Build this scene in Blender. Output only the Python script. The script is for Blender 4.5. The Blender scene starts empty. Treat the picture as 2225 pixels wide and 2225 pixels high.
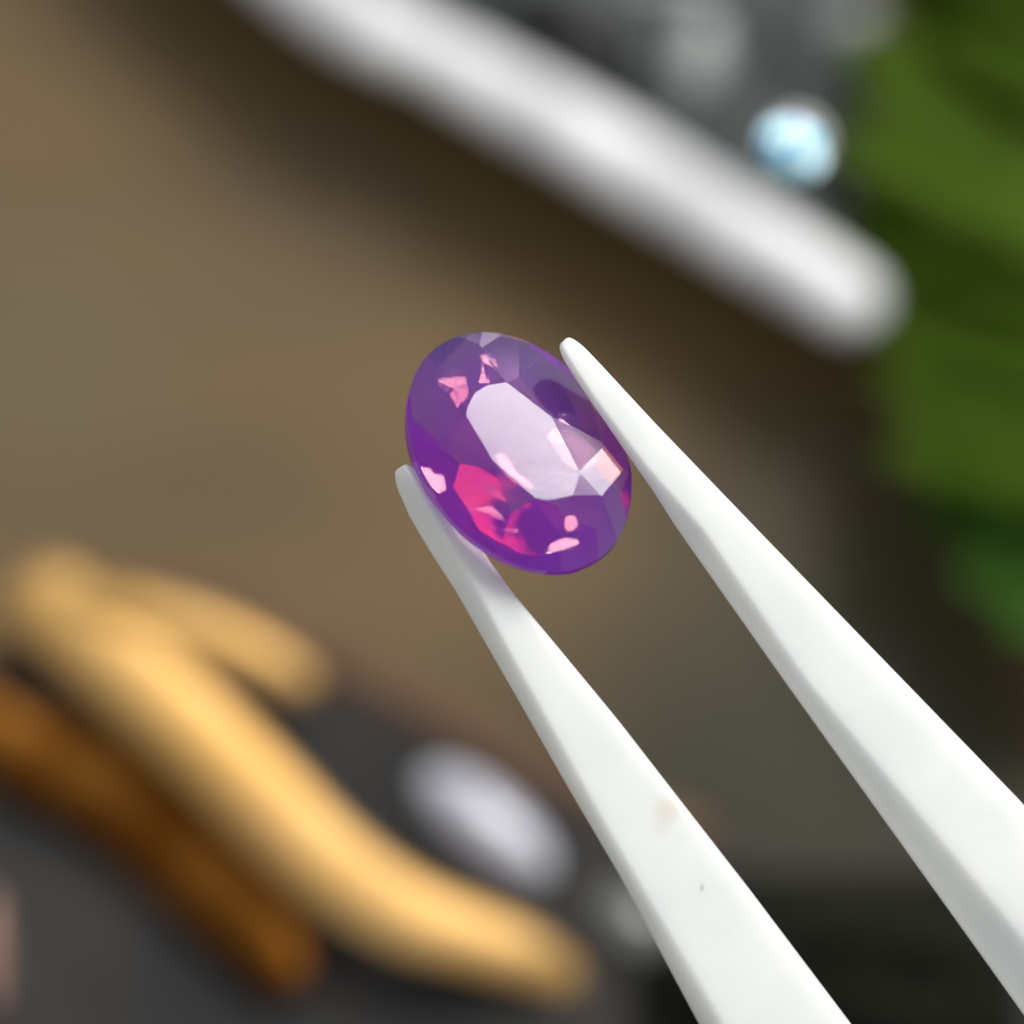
import bpy, bmesh, math, random
from mathutils import Vector, Matrix, noise
R = math.radians
random.seed(7)
scene = bpy.context.scene
scene.unit_settings.scale_length = 0.01          # one unit is one centimetre
COL = scene.collection

# ------------------------------------------------------------------ camera
PITCH = R(20)                                    # the lens looks down, 20 degrees off plumb
FWD = Vector((0, math.sin(PITCH), -math.cos(PITCH)))
UPV = Vector((0, math.cos(PITCH), math.sin(PITCH)))
RGT = Vector((1, 0, 0))
FOCUS = 12.0
CAMP = Vector((0, 0, 3.0)) - FWD * FOCUS
cam = bpy.data.cameras.new("camera")
cam.sensor_width = 36.0
cam.lens = 36.0 / 0.2242
cam.clip_start, cam.clip_end = 0.5, 2000
cam.dof.use_dof = True
cam.dof.focus_distance = FOCUS
cam.dof.aperture_fstop = cam.lens * 1e-3 / 0.96   # entrance pupil 0.96 cm
cam.dof.aperture_blades = 0
camo = bpy.data.objects.new("camera", cam)
COL.objects.link(camo)
camo.matrix_world = Matrix(((RGT.x, UPV.x, -FWD.x, CAMP.x), (RGT.y, UPV.y, -FWD.y, CAMP.y),
                            (RGT.z, UPV.z, -FWD.z, CAMP.z), (0, 0, 0, 1)))
scene.camera = camo

# ------------------------------------------------------------------ light: bright overcast day
SUNDIR = Vector((0.4083, 0.5348, 0.7398)).normalized()
world = bpy.data.worlds.new("World")
scene.world = world
world.use_nodes = True
wn, wl = world.node_tree.nodes, world.node_tree.links
bg = wn["Background"]
sky = wn.new("ShaderNodeTexSky")
sky.sky_type = 'NISHITA'
sky.sun_disc = False
sky.sun_elevation = math.asin(SUNDIR.z)
sky.sun_rotation = math.atan2(SUNDIR.x, SUNDIR.y)
hs = wn.new("ShaderNodeHueSaturation")
hs.inputs['Saturation'].default_value = 0.10      # cloud takes the blue out of the sky
wl.new(sky.outputs[0], hs.inputs['Color'])
wl.new(hs.outputs[0], bg.inputs[0])
bg.inputs[1].default_value = 0.055
sun = bpy.data.lights.new("sun", 'SUN')
sun.energy = 1.1
sun.angle = R(28.0)
sun.color = (1.0, 0.985, 0.95)
suno = bpy.data.objects.new("sun", sun)
COL.objects.link(suno)
suno.rotation_euler = SUNDIR.to_track_quat('Z', 'Y').to_euler()
suno.location = SUNDIR * 40

scene.view_settings.view_transform = 'Standard'
scene.view_settings.look = 'None'
scene.view_settings.gamma = 1.0
scene.view_settings.exposure = 1.36
cy = scene.cycles
cy.use_denoising = True
cy.max_bounces = 24
cy.transmission_bounces = 16
cy.glossy_bounces = 10
cy.diffuse_bounces = 4
cy.volume_bounces = 8
cy.transparent_max_bounces = 12
cy.caustics_reflective = True
cy.caustics_refractive = True
cy.blur_glossy = 0.0
cy.sample_clamp_indirect = 12.0

# ------------------------------------------------------------------ helpers
def ray(px, py):
    """direction of the sight line through a point of the photograph (2225 px), unit depth"""
    return FWD + RGT * ((px - 1112.5) / 2225 * .2242) - UPV * ((py - 1112.5) / 2225 * .2242)

def on_plane(px, py, p0, n):
    d = ray(px, py)
    return CAMP + d * ((p0 - CAMP).dot(n) / d.dot(n))

def onz(px, py, z=0.0):
    return on_plane(px, py, Vector((0, 0, z)), Vector((0, 0, 1)))

def D(x, y, z=0.0):                               # same, from 1932 px display coordinates
    return onz(x * 1.15166, y * 1.15166, z)

def at_depth(px, py, w=0.0):
    """point on the focal plane, w nearer to the lens"""
    return CAMP + ray(px, py) * (FOCUS - w)

def tag(o, label=None, cat=None, group=None, kind=None):
    if label: o["label"] = label
    if cat: o["category"] = cat
    if group: o["group"] = group
    if kind: o["kind"] = kind
    return o

def obj(name, verts, faces, m, parent=None, smooth=True):
    me = bpy.data.meshes.new(name)
    me.from_pydata([tuple(v) for v in verts], [], faces)
    bm = bmesh.new(); bm.from_mesh(me)
    bmesh.ops.recalc_face_normals(bm, faces=bm.faces)
    bm.to_mesh(me); bm.free()
    if smooth:
        for p in me.polygons: p.use_smooth = True
    me.materials.append(m)
    o = bpy.data.objects.new(name, me)
    COL.objects.link(o)
    if parent: o.parent = parent
    return o

def empty(name, loc=(0, 0, 0)):
    o = bpy.data.objects.new(name, None)
    o.empty_display_size = 0.2
    o.location = loc
    COL.objects.link(o)
    return o

def keep_parent(o, root):
    o.parent = root
    o.matrix_parent_inverse = Matrix.Translation(-Vector(root.location))
    return o

def mat(name, color, rough=.5, metal=0.0, spec=.5, sss=0.0, sss_r=(1, 1, 1), sss_s=.05, coat=0.0,
        noise_scale=None, color2=None, detail=4, bump=0.0, stretch=None, rough2=None, lo=.35, hi=.65):
    m = bpy.data.materials.new(name)
    m.use_nodes = True
    nt = m.node_tree; n = nt.nodes; l = nt.links
    b = n["Principled BSDF"]
    b.inputs['Base Color'].default_value = (*color, 1)
    b.inputs['Roughness'].default_value = rough
    b.inputs['Metallic'].default_value = metal
    b.inputs['Specular IOR Level'].default_value = spec
    if sss:
        b.inputs['Subsurface Weight'].default_value = sss
        b.inputs['Subsurface Radius'].default_value = sss_r
        b.inputs['Subsurface Scale'].default_value = sss_s
    if coat:
        b.inputs['Coat Weight'].default_value = coat
        b.inputs['Coat Roughness'].default_value = .04
    if noise_scale:
        tc = n.new("ShaderNodeTexCoord"); mp = n.new("ShaderNodeMapping")
        if stretch:
            mp.inputs['Scale'].default_value = stretch[0]
            mp.inputs['Rotation'].default_value = stretch[1]
        tx = n.new("ShaderNodeTexNoise")
        tx.inputs['Scale'].default_value = noise_scale
        tx.inputs['Detail'].default_value = detail
        l.new(tc.outputs['Object'], mp.inputs[0]); l.new(mp.outputs[0], tx.inputs['Vector'])
        if color2:
            rp = n.new("ShaderNodeValToRGB")
            rp.color_ramp.elements[0].position = lo
            rp.color_ramp.elements[1].position = hi
            rp.color_ramp.elements[0].color = (*color, 1)
            rp.color_ramp.elements[1].color = (*color2, 1)
            l.new(tx.outputs[0], rp.inputs[0]); l.new(rp.outputs[0], b.inputs['Base Color'])
        if rough2 is not None:
            mr = n.new("ShaderNodeMapRange")
            mr.inputs[3].default_value = rough; mr.inputs[4].default_value = rough2
            l.new(tx.outputs[0], mr.inputs[0]); l.new(mr.outputs[0], b.inputs['Roughness'])
        if bump:
            bp = n.new("ShaderNodeBump")
            bp.inputs['Strength'].default_value = bump
            bp.inputs['Distance'].default_value = .01
            l.new(tx.outputs[0], bp.inputs['Height']); l.new(bp.outputs[0], b.inputs['Normal'])
    return m

def catmull(pts, n):
    """smooth resample of a polyline of Vectors"""
    out = []
    P = [2 * pts[0] - pts[1]] + list(pts) + [2 * pts[-1] - pts[-2]]
    for i in range(1, len(P) - 2):
        for k in range(n):
            t = k / n
            a, b, c, d = P[i - 1], P[i], P[i + 1], P[i + 2]
            out.append(.5 * ((2 * b) + (c - a) * t + (2 * a - 5 * b + 4 * c - d) * t * t + (3 * b - a - 3 * c + d) * t ** 3))
    out.append(pts[-1].copy())
    return out

def sweep(pts, ra, rb, up=Vector((0, 0, 1)), ns=16, n=8, power=2.0, caps=4):
    """swept bar with a rounded (superelliptic) section: ra across, rb along up; rounded ends.
    ra and rb may be lists, one value per control point"""
    m = len(pts)
    if not isinstance(ra, (list, tuple)): ra = [ra] * m
    if not isinstance(rb, (list, tuple)): rb = [rb] * m
    path = catmull([Vector(p) for p in pts], n)
    def lerp(a, i):
        f = i / n; k = min(int(f), m - 2); return a[k] + (a[k + 1] - a[k]) * (f - k)
    st = []
    for i, p in enumerate(path):
        t = (path[min(i + 1, len(path) - 1)] - path[max(i - 1, 0)]).normalized()
        st.append((p, t, lerp(ra, i), lerp(rb, i)))
    rows = []
    p, t, a, b = st[0]
    for k in range(caps):
        q = math.pi / 2 * (k + .25) / caps; s = math.sin(q)
        rows.append((p - t * a * math.cos(q), t, a * s, b * s))
    rows += st
    p, t, a, b = st[-1]
    for k in reversed(range(caps)):
        q = math.pi / 2 * (k + .25) / caps; s = math.sin(q)
        rows.append((p + t * a * math.cos(q), t, a * s, b * s))
    verts, faces = [], []
    for p, t, a, b in rows:
        side = t.cross(up).normalized(); u2 = side.cross(t).normalized()
        for j in range(ns):
            q = 2 * math.pi * j / ns; c, s = math.cos(q), math.sin(q)
            e = 2 / power
            verts.append(p + side * a * math.copysign(abs(c) ** e, c) + u2 * b * math.copysign(abs(s) ** e, s))
    for i in range(len(rows) - 1):
        for j in range(ns):
            faces.append((i * ns + j, i * ns + (j + 1) % ns, (i + 1) * ns + (j + 1) % ns, (i + 1) * ns + j))
    faces.append(tuple(range(ns))[::-1]); faces.append(tuple((len(rows) - 1) * ns + j for j in range(ns)))
    return verts, faces

def slab(poly, z0, z1, bev=.03, rings=3):
    """flat slab over a polygon of Vectors (xy), its top edge rounded by bev"""
    n = len(poly)
    c = sum((Vector((p.x, p.y, 0)) for p in poly), Vector()) / n
    verts, faces = [], []
    rows = [(z0, 0.0), (z1 - bev, 0.0)] + [(z1 - bev + bev * math.sin(q), bev * (1 - math.cos(q)))
            for q in [math.pi / 2 * (k + 1) / rings for k in range(rings)]]
    for z, ins in rows:
        for i in range(n):
            p, a, b = poly[i], poly[i - 1], poly[(i + 1) % n]
            d1 = Vector((p.x - a.x, p.y - a.y)).normalized(); d2 = Vector((b.x - p.x, b.y - p.y)).normalized()
            nn = Vector((-(d1.y + d2.y), d1.x + d2.x))
            nn = nn.normalized() if nn.length > 1e-6 else Vector((-d1.y, d1.x))
            q = Vector((p.x + nn.x * ins, p.y + nn.y * ins, z))
            if ins and (Vector((q.x, q.y, 0)) - c).length > (Vector((p.x, p.y, 0)) - c).length:
                q = Vector((p.x - nn.x * ins, p.y - nn.y * ins, z))
            verts.append(q)
    for r in range(len(rows) - 1):
        for i in range(n):
            faces.append((r * n + i, r * n + (i + 1) % n, (r + 1) * n + (i + 1) % n, (r + 1) * n + i))
    faces.append(tuple(range(n))[::-1]); faces.append(tuple((len(rows) - 1) * n + i for i in range(n)))
    return verts, faces

# ------------------------------------------------------------------ materials
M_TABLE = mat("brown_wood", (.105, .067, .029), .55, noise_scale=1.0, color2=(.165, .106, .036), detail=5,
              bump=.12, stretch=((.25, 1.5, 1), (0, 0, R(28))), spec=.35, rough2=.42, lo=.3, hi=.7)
M_WHITE = mat("white_lacquer", (.60, .60, .62), .32, coat=.3, noise_scale=2.6, color2=(.85, .855, .85), detail=5, bump=.08, lo=.40, hi=.56)
M_DARKBROWN = mat("dark_brown_leather", (.030, .018, .006), .65, noise_scale=14, color2=(.05, .028, .010), bump=.3, spec=.25)
M_GREY = mat("grey_felt", (.042, .049, .050), .9, noise_scale=3.2, color2=(.120, .132, .128), bump=.2, spec=.2)
M_BLACK = mat("black_stone", (.006, .006, .007), .35, noise_scale=9, color2=(.014, .014, .015), bump=.1, spec=.3)
M_PALE = mat("pale_grey_stone", (.34, .36, .345), .4, noise_scale=6, color2=(.46, .48, .46), bump=.1)
M_PAD = mat("charcoal_velvet", (.024, .024, .024), .85, noise_scale=3, color2=(.042, .039, .036), bump=.3, spec=.25)
M_EDGE = mat("brown_piping", (.085, .040, .016), .5, noise_scale=8, color2=(.12, .060, .026), bump=.2, spec=.35)
M_GOLD = mat("brushed_gold", (.60, .36, .115), .55, metal=1.0, noise_scale=3.5, color2=(.68, .44, .18), bump=.06, rough2=.62)
M_GOLD_SHADE = mat("shaded_gold", (.10, .034, .004), .5, metal=1.0, noise_scale=3, color2=(.20, .085, .016), bump=.03, lo=.4, hi=.7)  # the gold of the ring again, with shade put into its colour
M_MOON = mat("lilac_grey_cabochon", (.50, .50, .58), .16, coat=.6, noise_scale=4, color2=(.60, .60, .66), bump=.02)
M_SMOKE = mat("smoky_cabochon", (.13, .14, .125), .25, coat=.4, noise_scale=4, color2=(.18, .18, .16), bump=.02)
M_PINK = mat("rosy_stone", (.34, .19, .14), .35, noise_scale=5, color2=(.42, .25, .19), bump=.05)
M_POUCH = mat("black_cloth", (.006, .007, .004), .9, noise_scale=12, color2=(.012, .011, .006), bump=.4, spec=.15)
M_STEEL = mat("sparkle_pin_steel", (.55, .55, .56), .3, metal=1.0, noise_scale=20, color2=(.65, .65, .66))
M_STEM = mat("green_stem", (.09, .15, .03), .5, noise_scale=6, color2=(.12, .18, .05), bump=.1)

def ceramic():
    m = mat("white_ceramic", (.80, .815, .79), .36, sss=.6, sss_r=(1, .95, .85), sss_s=.07, spec=.45, coat=.12)
    nt = m.node_tree; n = nt.nodes; l = nt.links; b = n["Principled BSDF"]
    tc = n.new("ShaderNodeTexCoord")
    tx = n.new("ShaderNodeTexNoise"); tx.inputs['Scale'].default_value = 60; tx.inputs['Detail'].default_value = 3
    l.new(tc.outputs['Object'], tx.inputs['Vector'])
    bp = n.new("ShaderNodeBump"); bp.inputs['Strength'].default_value = .08; bp.inputs['Distance'].default_value = .004
    l.new(tx.outputs[0], bp.inputs['Height']); l.new(bp.outputs[0], b.inputs['Normal'])
    col = None
    big = n.new("ShaderNodeTexNoise"); big.inputs['Scale'].default_value = 5; big.inputs['Detail'].default_value = 4
    l.new(tc.outputs['Object'], big.inputs['Vector'])
    rp = n.new("ShaderNodeValToRGB")
    rp.color_ramp.elements[0].position = .35; rp.color_ramp.elements[1].position = .7
    rp.color_ramp.elements[0].color = (.765, .785, .765, 1); rp.color_ramp.elements[1].color = (.82, .835, .80, 1)
    l.new(big.outputs[0], rp.inputs[0]); prev = rp.outputs[0]
    # handling marks: one faint tan stain and two tiny dark nicks
    for (px, py, w, rad, c, st, sq) in ((1450, 1764, .06, .046, (.60, .47, .34), .34, 1.0), (1436, 1800, .06, .035, (.62, .50, .38), .16, 1.0), (1524, 1937, .065, .017, (.20, .20, .20), .85, .5), (1690, 2120, .07, .012, (.35, .33, .30), .6, .8), (1330, 1500, .055, .010, (.45, .42, .38), .5, 1.0), (1880, 1560, .06, .012, (.40, .38, .35), .45, .6),
                                    (2196, 1929, .05, .006, (.22, .22, .22), .8, 1.0), (1668, 1480, .04, .006, (.95, .95, .95), .6, 1.0)):
        p = at_depth(px, py, w)
        sb = n.new("ShaderNodeVectorMath"); sb.operation = 'SUBTRACT'; sb.inputs[1].default_value = p
        l.new(tc.outputs['Object'], sb.inputs[0])
        sc_ = n.new("ShaderNodeVectorMath"); sc_.operation = 'MULTIPLY'; sc_.inputs[1].default_value = (1 / sq, 1, .3)
        l.new(sb.outputs[0], sc_.inputs[0])
        ln = n.new("ShaderNodeVectorMath"); ln.operation = 'LENGTH'; l.new(sc_.outputs[0], ln.inputs[0])
        mr = n.new("ShaderNodeMapRange"); mr.interpolation_type = 'SMOOTHSTEP'
        mr.inputs[1].default_value = rad * .25; mr.inputs[2].default_value = rad * 1.15
        mr.inputs[3].default_value = st; mr.inputs[4].default_value = 0
        l.new(ln.outputs['Value'], mr.inputs[0])
        mx = n.new("ShaderNodeMix"); mx.data_type = 'RGBA'
        l.new(mr.outputs[0], mx.inputs[0]); l.new(prev, mx.inputs[6]); mx.inputs[7].default_value = (*c, 1)
        prev = mx.outputs[2]
    l.new(prev, b.inputs['Base Color'])
    return m

def table_wood():
    """long grain with slow changes of tone, a tan patch and soft shade painted in dark olive at lower right"""
    m = M_TABLE; nt = m.node_tree; n = nt.nodes; l = nt.links; b = n["Principled BSDF"]
    prev = b.inputs['Base Color'].links[0].from_socket
    tc = n.new("ShaderNodeTexCoord")
    nz = n.new("ShaderNodeTexNoise"); nz.inputs['Scale'].default_value = 1.3; nz.inputs['Detail'].default_value = 4
    l.new(tc.outputs['Object'], nz.inputs['Vector'])
    for p, rad, c, st, warp in ((D(960, 800), .85, (.165, .100, .034), .55, .5), (D(1560, 1560), 1.5, (.022, .019, .007), .96, .45),  # dark olive entries paint a shadow on the right of the wood
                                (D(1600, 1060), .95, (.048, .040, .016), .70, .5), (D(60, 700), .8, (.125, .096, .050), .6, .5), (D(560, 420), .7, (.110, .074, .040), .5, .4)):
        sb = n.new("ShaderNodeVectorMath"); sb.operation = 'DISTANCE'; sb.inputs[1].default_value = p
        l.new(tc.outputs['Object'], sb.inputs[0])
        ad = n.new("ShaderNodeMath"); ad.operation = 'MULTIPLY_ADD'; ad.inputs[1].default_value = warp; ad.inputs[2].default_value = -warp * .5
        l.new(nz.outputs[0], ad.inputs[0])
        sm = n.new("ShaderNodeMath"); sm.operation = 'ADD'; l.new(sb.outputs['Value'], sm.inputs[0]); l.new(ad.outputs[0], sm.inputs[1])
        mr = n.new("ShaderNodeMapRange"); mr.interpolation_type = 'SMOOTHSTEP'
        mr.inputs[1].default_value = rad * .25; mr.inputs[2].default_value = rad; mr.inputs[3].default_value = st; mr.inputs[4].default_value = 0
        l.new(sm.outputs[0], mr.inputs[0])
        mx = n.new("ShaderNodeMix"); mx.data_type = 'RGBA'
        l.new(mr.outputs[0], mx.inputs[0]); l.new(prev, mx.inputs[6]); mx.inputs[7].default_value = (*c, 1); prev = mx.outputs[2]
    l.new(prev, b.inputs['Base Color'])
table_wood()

# ------------------------------------------------------------------ the table top
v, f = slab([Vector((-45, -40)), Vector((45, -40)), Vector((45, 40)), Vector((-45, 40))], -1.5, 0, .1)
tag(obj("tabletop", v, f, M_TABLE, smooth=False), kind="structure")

# ------------------------------------------------------------------ tray with a white rim (upper part of the picture)
TZ = .47
rim_d = [(180, -420), (360, -230), (520, -84), (650, 14), (800, 96), (1000, 202), (1200, 318), (1400, 440), (1540, 526), (1604, 566)]
tray = empty("jewellery_tray", D(1000, 222, 0))
tag(tray, "grey felt jewellery tray with a fat white front rim and dark brown wall", "tray")
rp_ = [D(x, y, TZ) for x, y in rim_d]                      # the rim is made of two pieces that meet in a joint
rw = [.125, .125, .125, .115, .112, .128, .128, .122, .120, .118]
v, f = sweep(rp_[:4] + [D(775, 82, TZ)], [.125, .125, .13, .13, .12], [.085] * 5, ns=20, n=10, power=2.4)
keep_parent(obj("rim", v, f, M_WHITE), tray)
v, f = sweep([D(835, 112, TZ)] + rp_[5:], [.112, .128, .132, .125, .122, .118], [.085] * 6, ns=20, n=10, power=2.4)
keep_parent(obj("rim", v, f, M_WHITE), tray)
# the wall under the rim, set back a little, and the felt floor of the tray behind it
def offs(p, d): return p + d
back = Vector((.5, .86, 0))
wall_front = [Vector((p.x, p.y, 0)) + back * .05 for p in rp_]
inner = [Vector((p.x, p.y, 0)) + back * .10 for p in rp_]
n_ = len(wall_front)
far = Vector((1.06, 4.2, 0))
right_end = wall_front[-1]
poly = wall_front + [right_end + Vector((.06, .5, 0)), right_end + Vector((.10, 1.4, 0)), right_end + Vector((.1, 4.5, 0)), Vector((-1.2, 5.2, 0))]
v, f = slab(poly, 0.004, TZ - .07, .03)
keep_parent(obj("wall", v, f, M_DARKBROWN, smooth=False), tray)
c_ = sum(poly, Vector()) / len(poly)
poly2 = [p + (c_ - p).normalized() * .04 for p in poly]
v, f = slab(poly2, TZ - .066, TZ - .02, .02)
keep_parent(obj("felt_floor", v, f, M_GREY, smooth=False), tray)

def pebble(name, c, a, b, h, ang, m, seed=0, ns=28, rings=10, rough=.05):
    """rounded loose stone lying on a surface: domed above, flat below"""
    verts, faces = [], []
    ca, sa = math.cos(ang), math.sin(ang)
    for i in range(rings + 1):
        q = -math.pi / 2 + math.pi * i / rings
        for j in range(ns):
            t = 2 * math.pi * j / ns
            d = Vector((math.cos(q) * math.cos(t), math.cos(q) * math.sin(t), math.sin(q)))
            k = 1 + rough * noise.noise(d * 1.7 + Vector((seed * 3.1, seed, 0)))
            x, y, z = d.x * a * k, d.y * b * k, d.z * (h if d.z > 0 else h * .25)
            verts.append(Vector((x * ca - y * sa, x * sa + y * ca, z + h * .25)))
    for i in range(rings):
        for j in range(ns):
            faces.append((i * ns + j, i * ns + (j + 1) % ns, (i + 1) * ns + (j + 1) % ns, (i + 1) * ns + j))
    o = obj(name, verts, faces, m)
    o.location = c
    return o
FZ = TZ - .02
def P2(x, y): return D(x, y, FZ)
tag(pebble("black_stone", P2(1085, 60), .27, .135, .10, R(-26), M_BLACK, 1), "wide glossy black stone on grey felt behind the white rim", "stone", group="loose stones on the grey felt")
tag(pebble("black_stone", P2(1463, 95), .06, .095, .07, R(-10), M_BLACK, 2), "small black stone right of the pale grey stone on the felt", "stone", group="loose stones on the grey felt")
tag(pebble("black_stone", P2(915, -22), .16, .08, .06, R(-20), M_BLACK, 3), "black stone at the top edge above the rim joint", "stone", group="loose stones on the grey felt")
tag(pebble("pale_stone", P2(1318, 108), .085, .145, .08, R(-14), M_PALE, 4), "upright oval pale grey stone between two black stones", "stone", group="loose stones on the grey felt")
tag(pebble("black_stone", P2(1560, 380), .10, .05, .04, R(-35), M_BLACK, 6), "flat black stone against the white rim below the added glass ball", "stone", group="loose stones on the grey felt")
tag(pebble("black_stone", P2(1205, 185), .13, .05, .05, R(-32), M_BLACK, 7), "narrow black stone lying along the white rim under the pale stone", "stone", group="loose stones on the grey felt")
tag(pebble("pale_stone", P2(1610, 40), .10, .06, .05, R(20), M_PALE, 8), "small pale grey stone nearest the green leaves on the felt", "stone", group="loose stones on the grey felt")
tag(pebble("black_stone", P2(1575, 185), .07, .05, .05, R(-60), M_BLACK, 9), "small black stone right above the added glass ball", "stone", group="loose stones on the grey felt")
tag(pebble("pale_stone", P2(1270, -20), .14, .05, .05, R(0), M_PALE, 5), "slim grey stone at the top edge of the picture", "stone", group="loose stones on the grey felt")

# ------------------------------------------------------------------ glass ball on a pin, made up to stand in for a blurred sparkle
M_SPARKLE_BALL = bpy.data.materials.new("sparkle_ball_glass"); M_SPARKLE_BALL.use_nodes = True
b = M_SPARKLE_BALL.node_tree.nodes["Principled BSDF"]
b.inputs['Base Color'].default_value = (.93, 1, 1, 1); b.inputs['Roughness'].default_value = 0; b.inputs['IOR'].default_value = 1.42
b.inputs['Transmission Weight'].default_value = 1
M_CORE = bpy.data.materials.new("sparkle_paint"); M_CORE.use_nodes = True  # cyan and violet glitter of the sparkle, painted on the core
nt = M_CORE.node_tree; b = nt.nodes["Principled BSDF"]
b.inputs['Roughness'].default_value = .5; b.inputs['Metallic'].default_value = .15
tx = nt.nodes.new("ShaderNodeTexNoise"); tx.inputs['Scale'].default_value = 11; tx.inputs['Detail'].default_value = 2
tc = nt.nodes.new("ShaderNodeTexCoord"); rp2 = nt.nodes.new("ShaderNodeValToRGB")
for k, (pos, c) in enumerate(((.30, (.32, .25, .62)), (.42, (.30, .72, .95)), (.50, (.86, .98, 1)), (.58, (.42, .88, 1)), (.68, (.80, .62, .95)))):
    e = rp2.color_ramp.elements[k] if k < 2 else rp2.color_ramp.elements.new(pos)
    e.position = pos; e.color = (*c, 1)
nt.links.new(tc.outputs['Object'], tx.inputs['Vector']); nt.links.new(tx.outputs[0], rp2.inputs[0]); nt.links.new(rp2.outputs[0], b.inputs['Base Color'])
hp = CAMP + ray(1730, 312) * 12.85
foot = on_plane(1734, 318, Vector((0, 0, FZ)), Vector((0, 0, 1)))
pin = empty("sparkle_pin", foot)
tag(pin, "added glass ball on a pin, standing in for a blurred sparkle", "pin")
def ball(name, r, c, m, seg, rings, smooth):
    bm = bmesh.new()
    bmesh.ops.create_uvsphere(bm, u_segments=seg, v_segments=rings, radius=r)
    bmesh.ops.rotate(bm, cent=(0, 0, 0), matrix=Matrix.Rotation(R(35), 3, 'X') @ Matrix.Rotation(R(20), 3, 'Y'), verts=bm.verts)
    me = bpy.data.meshes.new(name); bm.to_mesh(me); bm.free(); me.materials.append(m)
    for p in me.polygons: p.use_smooth = smooth
    o = bpy.data.objects.new(name, me); COL.objects.link(o); o.location = c
    return o
gb = keep_parent(ball("sparkle_ball", .124, hp, M_SPARKLE_BALL, 32, 16, True), pin)
co = ball("sparkle_core", .086, (-.016, -.016, -.018), M_CORE, 10, 6, False); co.parent = gb
v, f = sweep([foot, (foot + hp) / 2, hp - (hp - foot).normalized() * .11], .012, .012, up=Vector((1, 0, 0)), ns=10, n=3)
keep_parent(obj("sparkle_pin_shaft", v, f, M_STEEL), pin)

# ------------------------------------------------------------------ charcoal pad with brown piping (lower left)
PZ = .22
edge_d = [(-700, 1500), (-250, 1420), (60, 1215), (250, 1150), (430, 1175), (620, 1262), (830, 1372), (1050, 1490), (1300, 1590), (1600, 1650), (2000, 1690), (2500, 1800)]
pad = empty("display_pad", D(700, 1600, 0))
tag(pad, "charcoal velvet display pad edged with brown piping under the gold ring", "pad")
ep = [D(x, y, PZ) for x, y in edge_d]
poly = [Vector((p.x, p.y, 0)) for p in ep] + [Vector((3.2, -3.5, 0)), Vector((-3.0, -3.5, 0))]
v, f = slab(poly, .004, PZ, .06)
keep_parent(obj("cushion", v, f, M_PAD, smooth=False), pad)
v, f = sweep([p + Vector((0, .03, -.08)) for p in ep[:9]], .09, .10, ns=14, n=8)
keep_parent(obj("piping", v, f, M_EDGE), pad)

# ------------------------------------------------------------------ gold ring lying on the pad
ring = empty("gold_ring", D(400, 1400, PZ))
tag(ring, "polished gold ring with a forked band lying on the charcoal pad", "ring")
G = PZ + .20
def gd(l, z=G): return [D(x, y, z + dz) for x, y, dz in l]
v, f = sweep(gd([(95, 1135, 0), (190, 1215, .02), (330, 1345, .02), (480, 1490, .0), (620, 1630, 0), (760, 1722, 0), (880, 1766, -.04), (980, 1800, -.10), (1060, 1840, -.18)]),
             [.14, .155, .15, .145, .14, .13, .115, .10, .07], [.055, .06, .06, .055, .055, .055, .05, .05, .04], ns=20)
keep_parent(obj("band", v, f, M_GOLD), ring)
v, f = sweep(gd([(150, 1150, 0), (270, 1165, .02), (400, 1205, .02), (500, 1250, 0), (560, 1285, -.03)]), [.09, .095, .092, .085, .07], [.075, .08, .08, .075, .06], ns=18)
keep_parent(obj("prong", v, f, M_GOLD), ring)
v, f = sweep(gd([(-60, 1350, -.12), (60, 1420, -.14), (235, 1500, -.14), (395, 1640, -.14), (500, 1765, -.13), (535, 1825, -.12)]),
             [.11, .15, .18, .18, .14, .09], [.04, .05, .05, .05, .05, .04], ns=18)
tag(keep_parent(obj("lower_band", v, f, M_GOLD_SHADE), ring), "lower gold band coloured dark for its shade")

# ------------------------------------------------------------------ loose cabochons on the pad
def cab(name, x, y, a, b, h, ang, m, label, seed=0):
    return tag(pebble(name, D(x, y, PZ), a, b, h, ang, m, seed, rough=.02), label, "cabochon", "cabochons on the charcoal pad")
cab("cabochon", 915, 1560, .27, .115, .10, R(-40), M_MOON, "pale lilac grey oval cabochon lying between gold ring and white tweezers", 11)
cab("cabochon", 1195, 1745, .15, .10, .07, R(-40), M_SMOKE, "dull grey cabochon half hidden behind the left white tweezer prong", 12)
tag(pebble("bead", D(-22, 1800, PZ), .045, .20, .10, R(3), M_PINK, 13), "rosy brown bead cut off by the left edge", "bead")

# black cloth pouch under the tweezers, lower right
def lump(name, c, a, b, h, m, seed, n=40):
    verts, faces = [], []
    for i in range(n + 1):
        for j in range(n + 1):
            u, w = i / n * 2 - 1, j / n * 2 - 1
            r = min(1, math.hypot(u, w)); e = max(0, 1 - r ** 2.5)
            z = h * e * (1 + .5 * noise.noise(Vector((u * 2.2 + seed, w * 2.2, 0))) + .18 * noise.noise(Vector((u * 7, w * 5 + seed, 3))))
            verts.append(Vector((u * a, w * b, max(z, 0) + .002)))
    for i in range(n):
        for j in range(n):
            k = i * (n + 1) + j; faces.append((k, k + n + 1, k + n + 2, k + 1))
    o = obj(name, verts, faces, m); o.location = c
    return o
tag(lump("pouch", D(1560, 1840, PZ + .005), .62, .34, .22, M_POUCH, 5), "crumpled black cloth pouch seen between the two tweezer prongs", "pouch")

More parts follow.
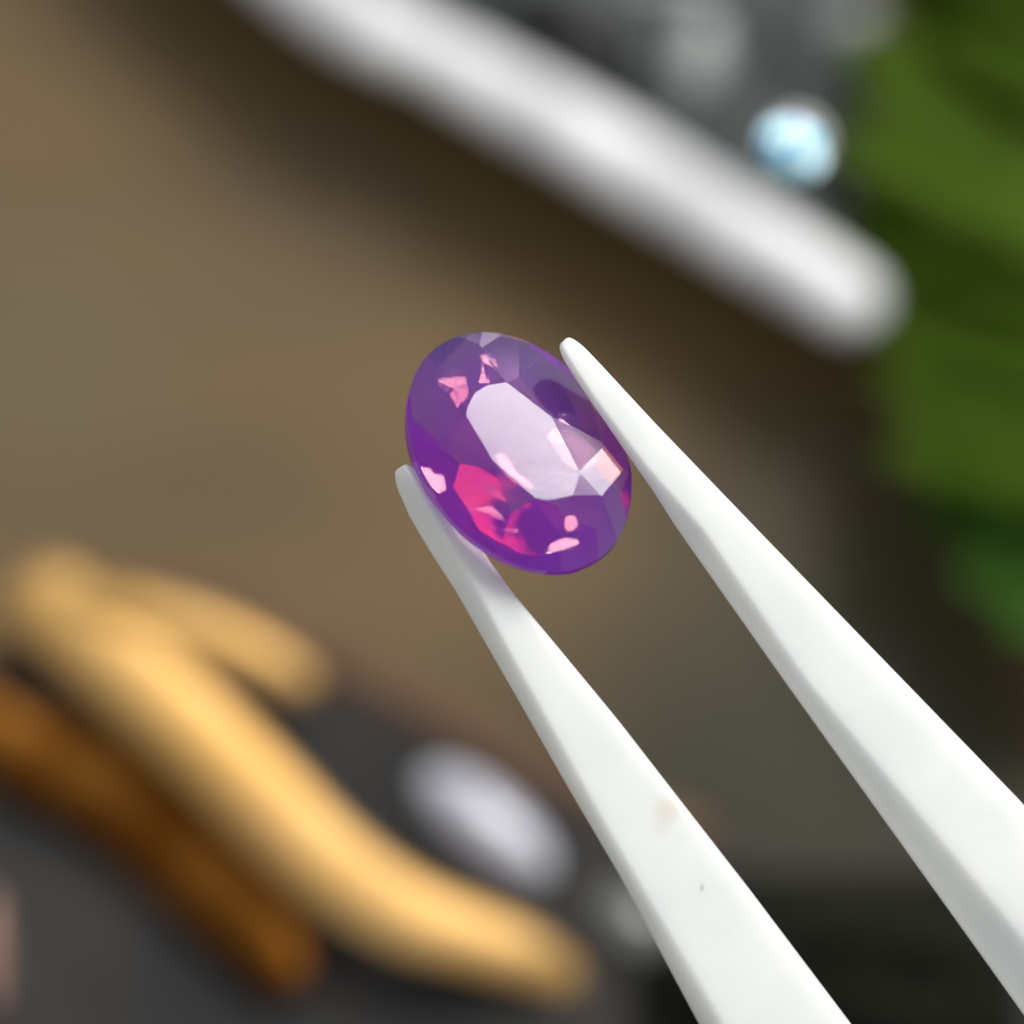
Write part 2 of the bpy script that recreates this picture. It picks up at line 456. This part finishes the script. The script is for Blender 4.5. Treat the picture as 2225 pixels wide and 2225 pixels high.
# ------------------------------------------------------------------ green sprig (right edge)
def leafmat(i, c, c2):
    m = mat("leaf_green_%d" % i, c, .62, noise_scale=3.5, color2=c2, bump=.2, spec=.06)
    nt = m.node_tree; b = nt.nodes["Principled BSDF"]; out = nt.nodes["Material Output"]
    tr = nt.nodes.new("ShaderNodeBsdfTranslucent"); mx = nt.nodes.new("ShaderNodeMixShader")
    tr.inputs[0].default_value = (c2[0] * 1.3, c2[1] * 1.5, c2[2] * .6, 1); mx.inputs[0].default_value = .3
    nt.links.new(b.outputs[0], mx.inputs[1]); nt.links.new(tr.outputs[0], mx.inputs[2]); nt.links.new(mx.outputs[0], out.inputs[0])
    return m
LM = [leafmat(0, (.062, .112, .007), (.090, .155, .014)), leafmat(1, (.034, .064, .002), (.046, .084, .004)),
      leafmat(2, (.045, .125, .014), (.068, .17, .024)), leafmat(3, (.048, .092, .005), (.068, .122, .010))]
def leaf(name, base, tip, width, normal, m, parent, fold=.25, droop=.15, n=14, k=8):
    ax = tip - base; L = ax.length; ax.normalize()
    side = ax.cross(normal).normalized(); nn = side.cross(ax).normalized()
    verts, faces = [], []
    for lay in (0, -.012):
        for i in range(n + 1):
            t = i / n
            w = width * (math.sin(math.pi * t ** .8) ** .8 if 0 < t < 1 else 0) + .004
            for j in range(-k // 2, k // 2 + 1):
                s = j / (k / 2)
                z = abs(s) * w * fold - droop * L * (t - .5) ** 2 + .02 * math.sin(t * 26 + abs(s) * 3) * abs(s)
                verts.append(base + ax * (t * L) + side * (s * w) + nn * (z + lay))
    row = k + 1; tot = (n + 1) * row
    for i in range(n):
        for j in range(k):
            a = i * row + j
            faces.append((a, a + 1, a + row + 1, a + row)); faces.append((tot + a, tot + a + row, tot + a + row + 1, tot + a + 1))
    for i in range(n):
        for a, s in ((i * row, 1), (i * row + k, -1)):
            faces.append((a, a + row, tot + a + row, tot + a))
    return keep_parent(obj(name, verts, faces, m), parent)
root = D(2120, 560, 0.02)
sprig = empty("green_sprig", root)
tag(sprig, "leafy green sprig lying on the brown table beside the tray", "plant")
def Z(x, y, z): return D(x, y, z)
v, f = sweep([Z(2250, 1350, .05), Z(2230, 1000, .30), Z(2235, 600, .4), Z(2220, 300, .42), Z(2060, -100, .45)], .03, .03, ns=10, n=6)
keep_parent(obj("stem", v, f, M_STEM), sprig)
up = Vector((0, 0, 1))
for k, (bx, by, tx_, ty, hw, mi) in enumerate(((2050, 40, 1650, -260, .26, 1), (2260, 260, 1640, -60, .28, 1), (2200, 380, 1590, 70, .27, 0), (2210, 470, 1555, 240, .25, 0),
                                             (2230, 560, 1550, 400, .26, 3), (2240, 660, 1590, 560, .27, 3), (2240, 770, 1640, 710, .27, 3), (2230, 850, 1660, 850, .27, 3),
                                             (2220, 900, 1720, 970, .25, 2), (2230, 960, 1800, 1100, .24, 2), (2320, 1000, 1880, 1190, .2, 2))):
    z = .54 + .018 * ((k * 5) % 4)
    leaf("leaf", Z(bx, by, z), Z(tx_, ty, z - .06), hw, Vector((.15 + .1 * math.sin(k * 2.1), .1 + .25 * math.cos(k * 1.7), 1)), LM[mi], sprig)

# ------------------------------------------------------------------ white tweezers
PIV = at_depth(1700, 1500, 0)
tw = empty("tweezers", PIV)
tag(tw, "white ceramic tweezers gripping the purple gemstone by its edges", "tweezers")
M_CER = ceramic()
def prong(Lp, Bp, Rp, axis, s_ends, thick, zshift, tipround):
    ax = Vector(axis).normalized(); pv = Vector((ax.y, -ax.x))        # pv: across, towards upper right
    def conv(pl): return sorted((Vector(p).dot(ax), Vector(p).dot(pv)) for p in pl)
    Ls, Bs, Rs = conv(Lp), conv(Bp), conv(Rp)
    def itp(t, s):
        if s <= t[0][0]: return t[0][1]
        for (a, b), (c, d) in zip(t, t[1:]):
            if s <= c: return b + (d - b) * (s - a) / (c - a)
        return t[-1][1]
    s0 = min(Ls[0][0], Rs[0][0])
    st = [s0 + tipround * q for q in (0, .06, .16, .3, .48, .7, 1)] + [s0 + tipround + 8 + i * 45 for i in range(int((s_ends - s0) / 45))]
    verts, faces, N = [], [], 0
    for s in st:
        k = min(1, (s - s0) / tipround)
        shrink = math.sqrt(max(0, 1 - (1 - k) ** 2)) * .62 + .38 if k < 1 else 1
        Lv, Bv, Rv = itp(Ls, s), itp(Bs, s), itp(Rs, s)
        mid = (Lv + Rv) / 2
        Lv, Bv, Rv = (mid + (q - mid) * shrink for q in (Lv, Bv, Rv))
        th = thick(s - s0)
        th *= shrink
        zs = zshift(s - s0)
        # section in (across, toward the lens): front right, ridge, left edge, back
        lw = .5 * th - min(.75 * th, .9 * (Bv - Lv) / 827)
        sec = [(Rv, .35 * th), (Bv, .5 * th), (Lv, lw), (Lv + .12 * (Rv - Lv), min(lw - .02, -.5 * th)), (Rv - .04 * (Rv - Lv), -.5 * th)]
        for r in range(3):                                             # corner cutting rounds the edges
            cut = (.09, .25, .25)[r]
            sec = [q for i in range(len(sec)) for q in (
                (sec[i][0] + (sec[(i + 1) % len(sec)][0] - sec[i][0]) * cut, sec[i][1] + (sec[(i + 1) % len(sec)][1] - sec[i][1]) * cut),
                (sec[i][0] + (sec[(i + 1) % len(sec)][0] - sec[i][0]) * (1 - cut), sec[i][1] + (sec[(i + 1) % len(sec)][1] - sec[i][1]) * (1 - cut)))]
        N = len(sec)
        for vv, w in sec:
            p = ax * s + pv * vv
            verts.append(at_depth(p.x, p.y, w + zs) )
    for i in range(len(st) - 1):
        for j in range(N):
            faces.append((i * N + j, i * N + (j + 1) % N, (i + 1) * N + (j + 1) % N, (i + 1) * N + j))
    faces.append(tuple(range(N))[::-1]); faces.append(tuple((len(st) - 1) * N + j for j in range(N)))
    return keep_parent(obj("prong", verts, faces, M_CER), tw)
prong(Lp=[(848, 1030), (891, 1130), (938, 1208), (985, 1280), (1112, 1501), (1227, 1703), (1342, 1899), (1515, 2225), (2350, 3800), (4150, 5900)],
      Bp=[(880, 1014), (953, 1140), (994, 1208), (1037, 1280), (1112, 1426), (1319, 1801), (1567, 2225), (2420, 3790), (4180, 5850)],
      Rp=[(895, 1006), (953, 1081), (1037, 1177), (1110, 1280), (1342, 1559), (1630, 1928), (1855, 2225), (2850, 3600), (4500, 5600)],
      axis=(.56, .83), s_ends=7000, thick=lambda d: .075 + .00015 * min(d, 1500), zshift=lambda d: .0, tipround=46)
prong(Lp=[(1207, 757), (1270, 854), (1305, 904), (1364, 991), (1420, 1071), (1469, 1150), (1688, 1461), (2225, 2215), (3200, 3600), (4500, 5700)],
      Bp=[(1219, 750), (1286, 854), (1348, 938), (1420, 1032), (1527, 1150), (1745, 1472), (2225, 2048), (3260, 3500), (4530, 5650)],
      Rp=[(1256, 740), (1292, 776), (1420, 914), (1648, 1150), (2225, 1743), (3600, 3300), (4850, 5400)],
      axis=(.69, .725), s_ends=6700, thick=lambda d: .085 + .00016 * min(d, 1500), zshift=lambda d: .0, tipround=44)
jp = [at_depth(4200, 5550, 0), at_depth(4520, 5560, 0), at_depth(4800, 5600, 0)]
v, f = sweep([at_depth(4150, 5350), at_depth(4500, 5720), at_depth(4900, 6200)], .42, .22, up=-FWD, ns=16, n=6, power=3)
keep_parent(obj("joint", v, f, M_CER), tw)

# ------------------------------------------------------------------ the gemstone
GC = at_depth(1126, 986, 0)
GN = Vector((-FWD) * .923 + UPV * .355 + RGT * .152).normalized()
ELA, ELB = 931 * .31056, 663.6 * .31056
EU, EV = Vector((.631, .776)), Vector((-.776, .631))
def zp(x, y): return Vector((820 + .31056 * x, 680 + .31056 * y))
def girdle_px(t, k=1.0): return Vector((1126, 986)) + EU * (ELA * k * math.cos(t)) + EV * (ELB * k * math.sin(t))
def gplane(p, h): return on_plane(p.x, p.y, GC + GN * h, GN)
GT, GB = .012, -.020                                   # girdle top and bottom above the middle plane
HT = .070                                              # table height
PD = .26                                               # pavilion depth
tab = [gplane(zp(*q), HT) for q in ((610, 705), (700, 518), (905, 485), (1222, 733), (1415, 1110), (1360, 1280), (1130, 1325), (812, 1045))]
par = [R(a) for a in (158, 196, 224, 265, 308, 344, 384, 450)]   # where each main facet meets the girdle
def gp(t, h=0.0):
    p = girdle_px(t); return gplane(p, 0) + GN * h
def tang(t): return (gp(t + .02) - gp(t - .02)).normalized()
planes = []                                            # (point, outward normal)
def add_plane(p, n):
    n = n.normalized()
    if n.dot(p - GC) < 0: n = -n
    planes.append((p, n))
planes.append((GC + GN * HT, GN))
NG = 64
for i in range(NG):
    t = 2 * math.pi * (i + .5) / NG
    add_plane(gp(t), tang(t).cross(GN))
# main crown facets: one through each table corner, sloping down to the girdle
LIFT = (.004, .0, .0, .008, .030, .006, .0, .002)
STAR = (13, 15, 15, 0, 0, 8.6, 13, 13)                                  # slope of the star facets
EL = [gp(2 * math.pi * i / 180) for i in range(180)]
kn = []
for i in range(8):
    V = tab[i]
    d = ((tab[(i + 1) % 8] - V).normalized() - (tab[i - 1] - V).normalized()).normalized()
    o = d.cross(GN).normalized()
    if i in (3, 5):                                    # two facets the cutter set askew
        o = RGT * .64 + UPV * .77 if i == 3 else RGT * .45 - UPV * .89
        o = (o - GN * o.dot(GN)).normalized()
    if o.dot(V - GC) < 0: o = -o
    sup = max((p - V).dot(o) for p in EL)
    sl = math.atan2(HT - GT - LIFT[i], sup)
    kn.append(GN * math.cos(sl) + o * math.sin(sl))
    add_plane(V, kn[i])
def kite_e(x, y):                                                      # a point of the fifth kite seen at zoom position x, y
    q = zp(x, y); return on_plane(q.x, q.y, tab[4], kn[4])
S_DE, S_EF, T_E = kite_e(1588, 930), kite_e(1570, 1285), kite_e(1722, 1098)
def edge_normal(A, B):
    """the plane through the edge A-B that just touches the girdle"""
    best = None
    for k in range(180):
        g = gp(2 * math.pi * k / 180, GT)
        n = (A - g).cross(B - g)
        if n.length < 1e-6: continue
        n.normalize()
        if n.dot(A - GC) < 0: n = -n
        if n.dot(GN) < 0: continue
        worst = max(max(n.dot(e + GN * GT - A) for e in EL), max(3 * n.dot(e - A) for e in (*tab, S_DE, S_EF, T_E)))
        if best is None or worst < best[0]: best = (worst, n)
    return best[1]
sp = []
for i in range(8):
    V, W = tab[i], tab[(i + 1) % 8]
    if i in (3, 4):
        sp.append((S_DE, S_EF)[i - 3])
        add_plane(V, (W - V).cross(sp[i] - V))
        continue
    o = (W - V).cross(GN).normalized()
    if o.dot(V - GC) < 0: o = -o
    n = GN * math.cos(R(STAR[i])) + o * math.sin(R(STAR[i]))
    add_plane(V, n)                                                    # star facet
    A = Matrix((kn[i], kn[(i + 1) % 8], n))
    sp.append(A.inverted() @ Vector((kn[i].dot(V - GC), kn[(i + 1) % 8].dot(W - GC), n.dot(V - GC))) + GC)
for i in range(8):
    t, t2 = par[i], par[(i + 1) % 8]
    if t2 < t: t2 += 2 * math.pi
    for q in (.25, .75):                                               # upper girdle pair
        g = gp(t + (t2 - t) * q, GT)
        if (i, q) in ((3, .75), (4, .25)): add_plane(T_E, edge_normal(sp[i], T_E))
        elif (i, q) == (4, .75): continue
        elif (i, q) == (5, .25): add_plane(g, (sp[4] - g).cross(tang(t + (t2 - t) * q)))
        else: add_plane(g, (sp[i] - g).cross(tang(t + (t2 - t) * q)))
NCROWN = len(planes)
PAV = (                                               # pavilion facets as cut: normal in the stone's own axes, distance from its middle
(0.1640, 0.6782, -0.7164, 0.2391), (0.4094, -0.7092, -0.5739, 0.2968), (0.7701, -0.2876, -0.5694, 0.2908),
(-0.6719, 0.5568, -0.4884, 0.3259), (-0.2930, -0.7153, -0.6344, 0.2459), (0.3470, -0.7996, -0.4901, 0.3298),
(-0.5347, -0.4744, -0.6994, 0.2028), (0.3556, 0.3180, -0.8789, 0.1439), (0.5395, 0.5981, -0.5927, 0.2442),
(-0.4059, -0.7276, -0.5530, 0.2668), (0.1388, 0.8723, -0.4688, 0.3012), (-0.5069, -0.5319, -0.6784, 0.2159),
(0.4645, 0.5919, -0.6587, 0.2146), (-0.2624, 0.3910, -0.8822, 0.1823), (0.8257, -0.2138, -0.5221, 0.2924),
(0.1227, -0.8581, -0.4987, 0.3164), (-0.2026, 0.4124, -0.8882, 0.2027), (-0.2006, -0.3305, -0.9223, 0.1242),
(-0.6251, 0.5713, -0.5318, 0.3179), (-0.7267, 0.4303, -0.5355, 0.3093), (0.0503, 0.8401, -0.5400, 0.3046),
(0.7238, 0.0389, -0.6889, 0.2395), (-0.2434, 0.8392, -0.4863, 0.3398), (0.5584, -0.5581, -0.6138, 0.3027),
(-0.2969, -0.1711, -0.9395, 0.1274), (0.5658, 0.6132, -0.5512, 0.2506), (-0.0359, -0.2614, -0.9646, 0.0959),
(-0.1968, -0.6238, -0.7564, 0.2252), (0.0054, 0.1898, -0.9818, 0.0858), (-0.7474, 0.3691, -0.5524, 0.3023),
(-0.6855, 0.0407, -0.7269, 0.2342), (-0.5183, -0.5704, -0.6371, 0.2376))
GX = (RGT - GN * RGT.dot(GN)).normalized()
GY = GN.cross(GX)
for nx, ny, nz, o in PAV:
    n = (GX * nx + GY * ny + GN * nz).normalized()
    planes.append((GC + n * o, n))
def clip_hull(planes, c, size=1.0):
    s = size
    cs = [Vector((x, y, z)) * s + c for x in (-1, 1) for y in (-1, 1) for z in (-1, 1)]
    faces = [[cs[i] for i in q] for q in ((0, 1, 3, 2), (4, 6, 7, 5), (0, 4, 5, 1), (2, 3, 7, 6), (0, 2, 6, 4), (1, 5, 7, 3))]
    for p0, n in planes:
        new, cap = [], []
        for fc in faces:
            d = [(q - p0).dot(n) for q in fc]
            if max(d) <= 1e-7: new.append(fc); continue
            r = []
            for i in range(len(fc)):
                j = (i + 1) % len(fc)
                if d[i] <= 0: r.append(fc[i])
                if (d[i] < 0 < d[j]) or (d[j] < 0 < d[i]):
                    x = fc[i] + (fc[j] - fc[i]) * (d[i] / (d[i] - d[j])); r.append(x); cap.append(x)
            if len(r) >= 3: new.append(r)
        if len(cap) >= 3:
            m = sum(cap, Vector()) / len(cap)
            a = (cap[0] - m).normalized(); b_ = n.cross(a)
            cap.sort(key=lambda q: math.atan2((q - m).dot(b_), (q - m).dot(a)))
            new.append(cap)
        faces = new
    return faces
fcs = clip_hull(planes, GC)
bm = bmesh.new()
for fc in fcs:
    try: bm.faces.new([bm.verts.new(q - GC) for q in fc])
    except ValueError: pass
bmesh.ops.remove_doubles(bm, verts=bm.verts, dist=2e-4)
bmesh.ops.recalc_face_normals(bm, faces=bm.faces)
# a hair of polish wear on every facet edge
me = bpy.data.meshes.new("gemstone")
bm.to_mesh(me)
print("gem faces", len(bm.faces), "open edges", sum(1 for e in bm.edges if len(e.link_faces) != 2)); bm.free()
pol = me.attributes.new("polish", 'FLOAT', 'FACE')
n_de = planes[1 + NG + 8 + 3][1]
for p in me.polygons: pol.data[p.index].value = .55 if p.normal.dot(n_de) > .9999 else .015
M_GEM = bpy.data.materials.new("purple_sapphire"); M_GEM.use_nodes = True
nt = M_GEM.node_tree; b = nt.nodes["Principled BSDF"]
b.inputs['Base Color'].default_value = (1, 1, 1, 1)
b.inputs['Transmission Weight'].default_value = 1
b.inputs['IOR'].default_value = 1.77
b.inputs['Specular Tint'].default_value = (.76, .76, .76, 1)
at = nt.nodes.new("ShaderNodeAttribute"); at.attribute_name = "polish"      # one facet has lost its polish
nt.links.new(at.outputs['Fac'], b.inputs['Roughness'])
ab = nt.nodes.new("ShaderNodeVolumeAbsorption"); sc = nt.nodes.new("ShaderNodeVolumeScatter"); ad = nt.nodes.new("ShaderNodeAddShader")
ab.inputs['Color'].default_value = (.83, .24, .90, 1); ab.inputs['Density'].default_value = 13
sc.inputs['Color'].default_value = (.31, .055, .94, 1); sc.inputs['Density'].default_value = 9
nt.links.new(ab.outputs[0], ad.inputs[0]); nt.links.new(sc.outputs[0], ad.inputs[1])
nt.links.new(ad.outputs[0], nt.nodes["Material Output"].inputs['Volume'])
me.materials.append(M_GEM)
gem = bpy.data.objects.new("gemstone", me); COL.objects.link(gem); gem.location = GC
tag(gem, "oval faceted purple gemstone with pink flashes held in white tweezers", "gemstone")

# made-up reflectors inside the stone: thin flat cavities angled at the sun to throw the daylight back through the coloured body
M_FLASH = bpy.data.materials.new("flash_cavity_wall"); M_FLASH.use_nodes = True
nt = M_FLASH.node_tree; b = nt.nodes["Principled BSDF"]
b.inputs['Base Color'].default_value = (1, 1, 1, 1); b.inputs['Transmission Weight'].default_value = 1
b.inputs['IOR'].default_value = 1.77; b.inputs['Roughness'].default_value = .04
tc = nt.nodes.new("ShaderNodeTexCoord"); tx = nt.nodes.new("ShaderNodeTexNoise"); bp = nt.nodes.new("ShaderNodeBump")
tx.inputs['Scale'].default_value = 38; tx.inputs['Detail'].default_value = 2
bp.inputs['Strength'].default_value = .35; bp.inputs['Distance'].default_value = .004
nt.links.new(tc.outputs['Object'], tx.inputs['Vector']); nt.links.new(tx.outputs[0], bp.inputs['Height']); nt.links.new(bp.outputs[0], b.inputs['Normal'])
NIDX = 1.77
def enter(d, n):                                       # direction inside the stone of a sight line d
    d = d.normalized(); t = (d - n * d.dot(n)) / NIDX
    return t - n * math.sqrt(1 - t.length_squared)
def first_facet(q):
    d = ray(q.x, q.y); best = (-1e9, None)
    for p, n in planes:
        nd = d.dot(n)
        if nd < 0:
            t = (p - CAMP).dot(n) / nd
            if t > best[0]: best = (t, (p, n))
    return best[1]
def flash_reflector(pts, depth, tilt=(0, 0)):
    qs = [zp(*p) for p in pts]
    c = sum(qs, Vector((0, 0))) / len(qs)
    fp, fn = first_facet(c)
    din = enter(ray(c.x, c.y), fn)
    p0 = on_plane(c.x, c.y, fp, fn) + din * depth
    s = SUNDIR; cand = []
    for k, (p, n) in enumerate(planes):                # ways out towards the bright part of the sky, the shortest first
        if n.dot(s) <= .15 or n.dot(GN) <= 0: continue
        st = (s - n * s.dot(n)) / NIDX
        u = st + n * math.sqrt(1 - st.length_squared)
        t, kk = min(((q - p0).dot(m) / u.dot(m), j) for j, (q, m) in enumerate(planes) if u.dot(m) > 1e-6)
        if kk == k: cand.append((t, k, u))
    if not cand: print("no way out", pts[0])
    u = min(cand)[2] if cand else -din
    nf = (u - din + GX * tilt[0] + GY * tilt[1]).normalized()
    ring = []
    for q in qs:
        h = on_plane(q.x, q.y, fp, fn); d = enter(ray(q.x, q.y), fn)
        ring.append(h + d * ((p0 - h).dot(nf) / d.dot(nf)))
    n = len(ring)
    verts = [r + nf * .0012 - GC for r in ring] + [r - nf * .0012 - GC for r in ring]
    faces = [tuple(range(n)), tuple(range(2 * n - 1, n - 1, -1))] + [(i, n + i, n + (i + 1) % n, (i + 1) % n) for i in range(n)]
    o = obj("flash_cavity", verts, faces, M_FLASH, gem, smooth=False)
    bm = bmesh.new(); bm.from_mesh(o.data)
    bmesh.ops.recalc_face_normals(bm, faces=bm.faces)
    bmesh.ops.reverse_faces(bm, faces=bm.faces)        # the stone lies outside the cavity
    bm.to_mesh(o.data); bm.free()
    return o
flash_reflector([(1265, 705), (1330, 698), (1392, 728), (1425, 780), (1450, 835), (1395, 812), (1340, 792), (1278, 768)], .05)
flash_reflector([(1290, 790), (1345, 800), (1430, 850), (1490, 905), (1545, 985), (1530, 1040), (1480, 1075), (1425, 1085)], .07)
flash_reflector([(1240, 800), (1185, 862), (1250, 970), (1310, 1050), (1395, 1105), (1385, 1060), (1310, 890), (1275, 830)], .10)
flash_reflector([(828, 990), (868, 975), (905, 1000), (945, 1060), (975, 1115), (1060, 1165), (1105, 1225), (1040, 1220), (860, 1075)], .10)
flash_reflector([(440, 470), (478, 415), (550, 370), (608, 412), (628, 495), (560, 515), (505, 530)], .10)
flash_reflector([(520, 545), (628, 528), (640, 588), (610, 610), (582, 655), (545, 600)], .12)
flash_reflector([(712, 280), (770, 290), (800, 330), (822, 400), (775, 365), (735, 340)], .085)
flash_reflector([(735, 350), (748, 400), (772, 488), (705, 496), (722, 440)], .085)
flash_reflector([(1188, 1668), (1235, 1610), (1310, 1572), (1350, 1578), (1405, 1585), (1412, 1612), (1340, 1645), (1250, 1675)], .07)
flash_reflector([(1312, 1432), (1350, 1418), (1385, 1425), (1405, 1480), (1370, 1520), (1330, 1532), (1305, 1490)], .09)
flash_reflector([(1425, 1490), (1478, 1522), (1432, 1528)], .11)
flash_reflector([(300, 1075), (372, 1085), (395, 1125), (455, 1130), (470, 1195), (470, 1240), (428, 1262), (375, 1215), (335, 1150)], .062)
flash_reflector([(640, 1400), (720, 1372), (800, 1362), (870, 1420), (905, 1478), (860, 1500), (800, 1470), (740, 1490)], .10)
flash_reflector([(745, 1540), (800, 1490), (862, 1515), (975, 1505), (940, 1560), (905, 1575), (840, 1648)], .085)
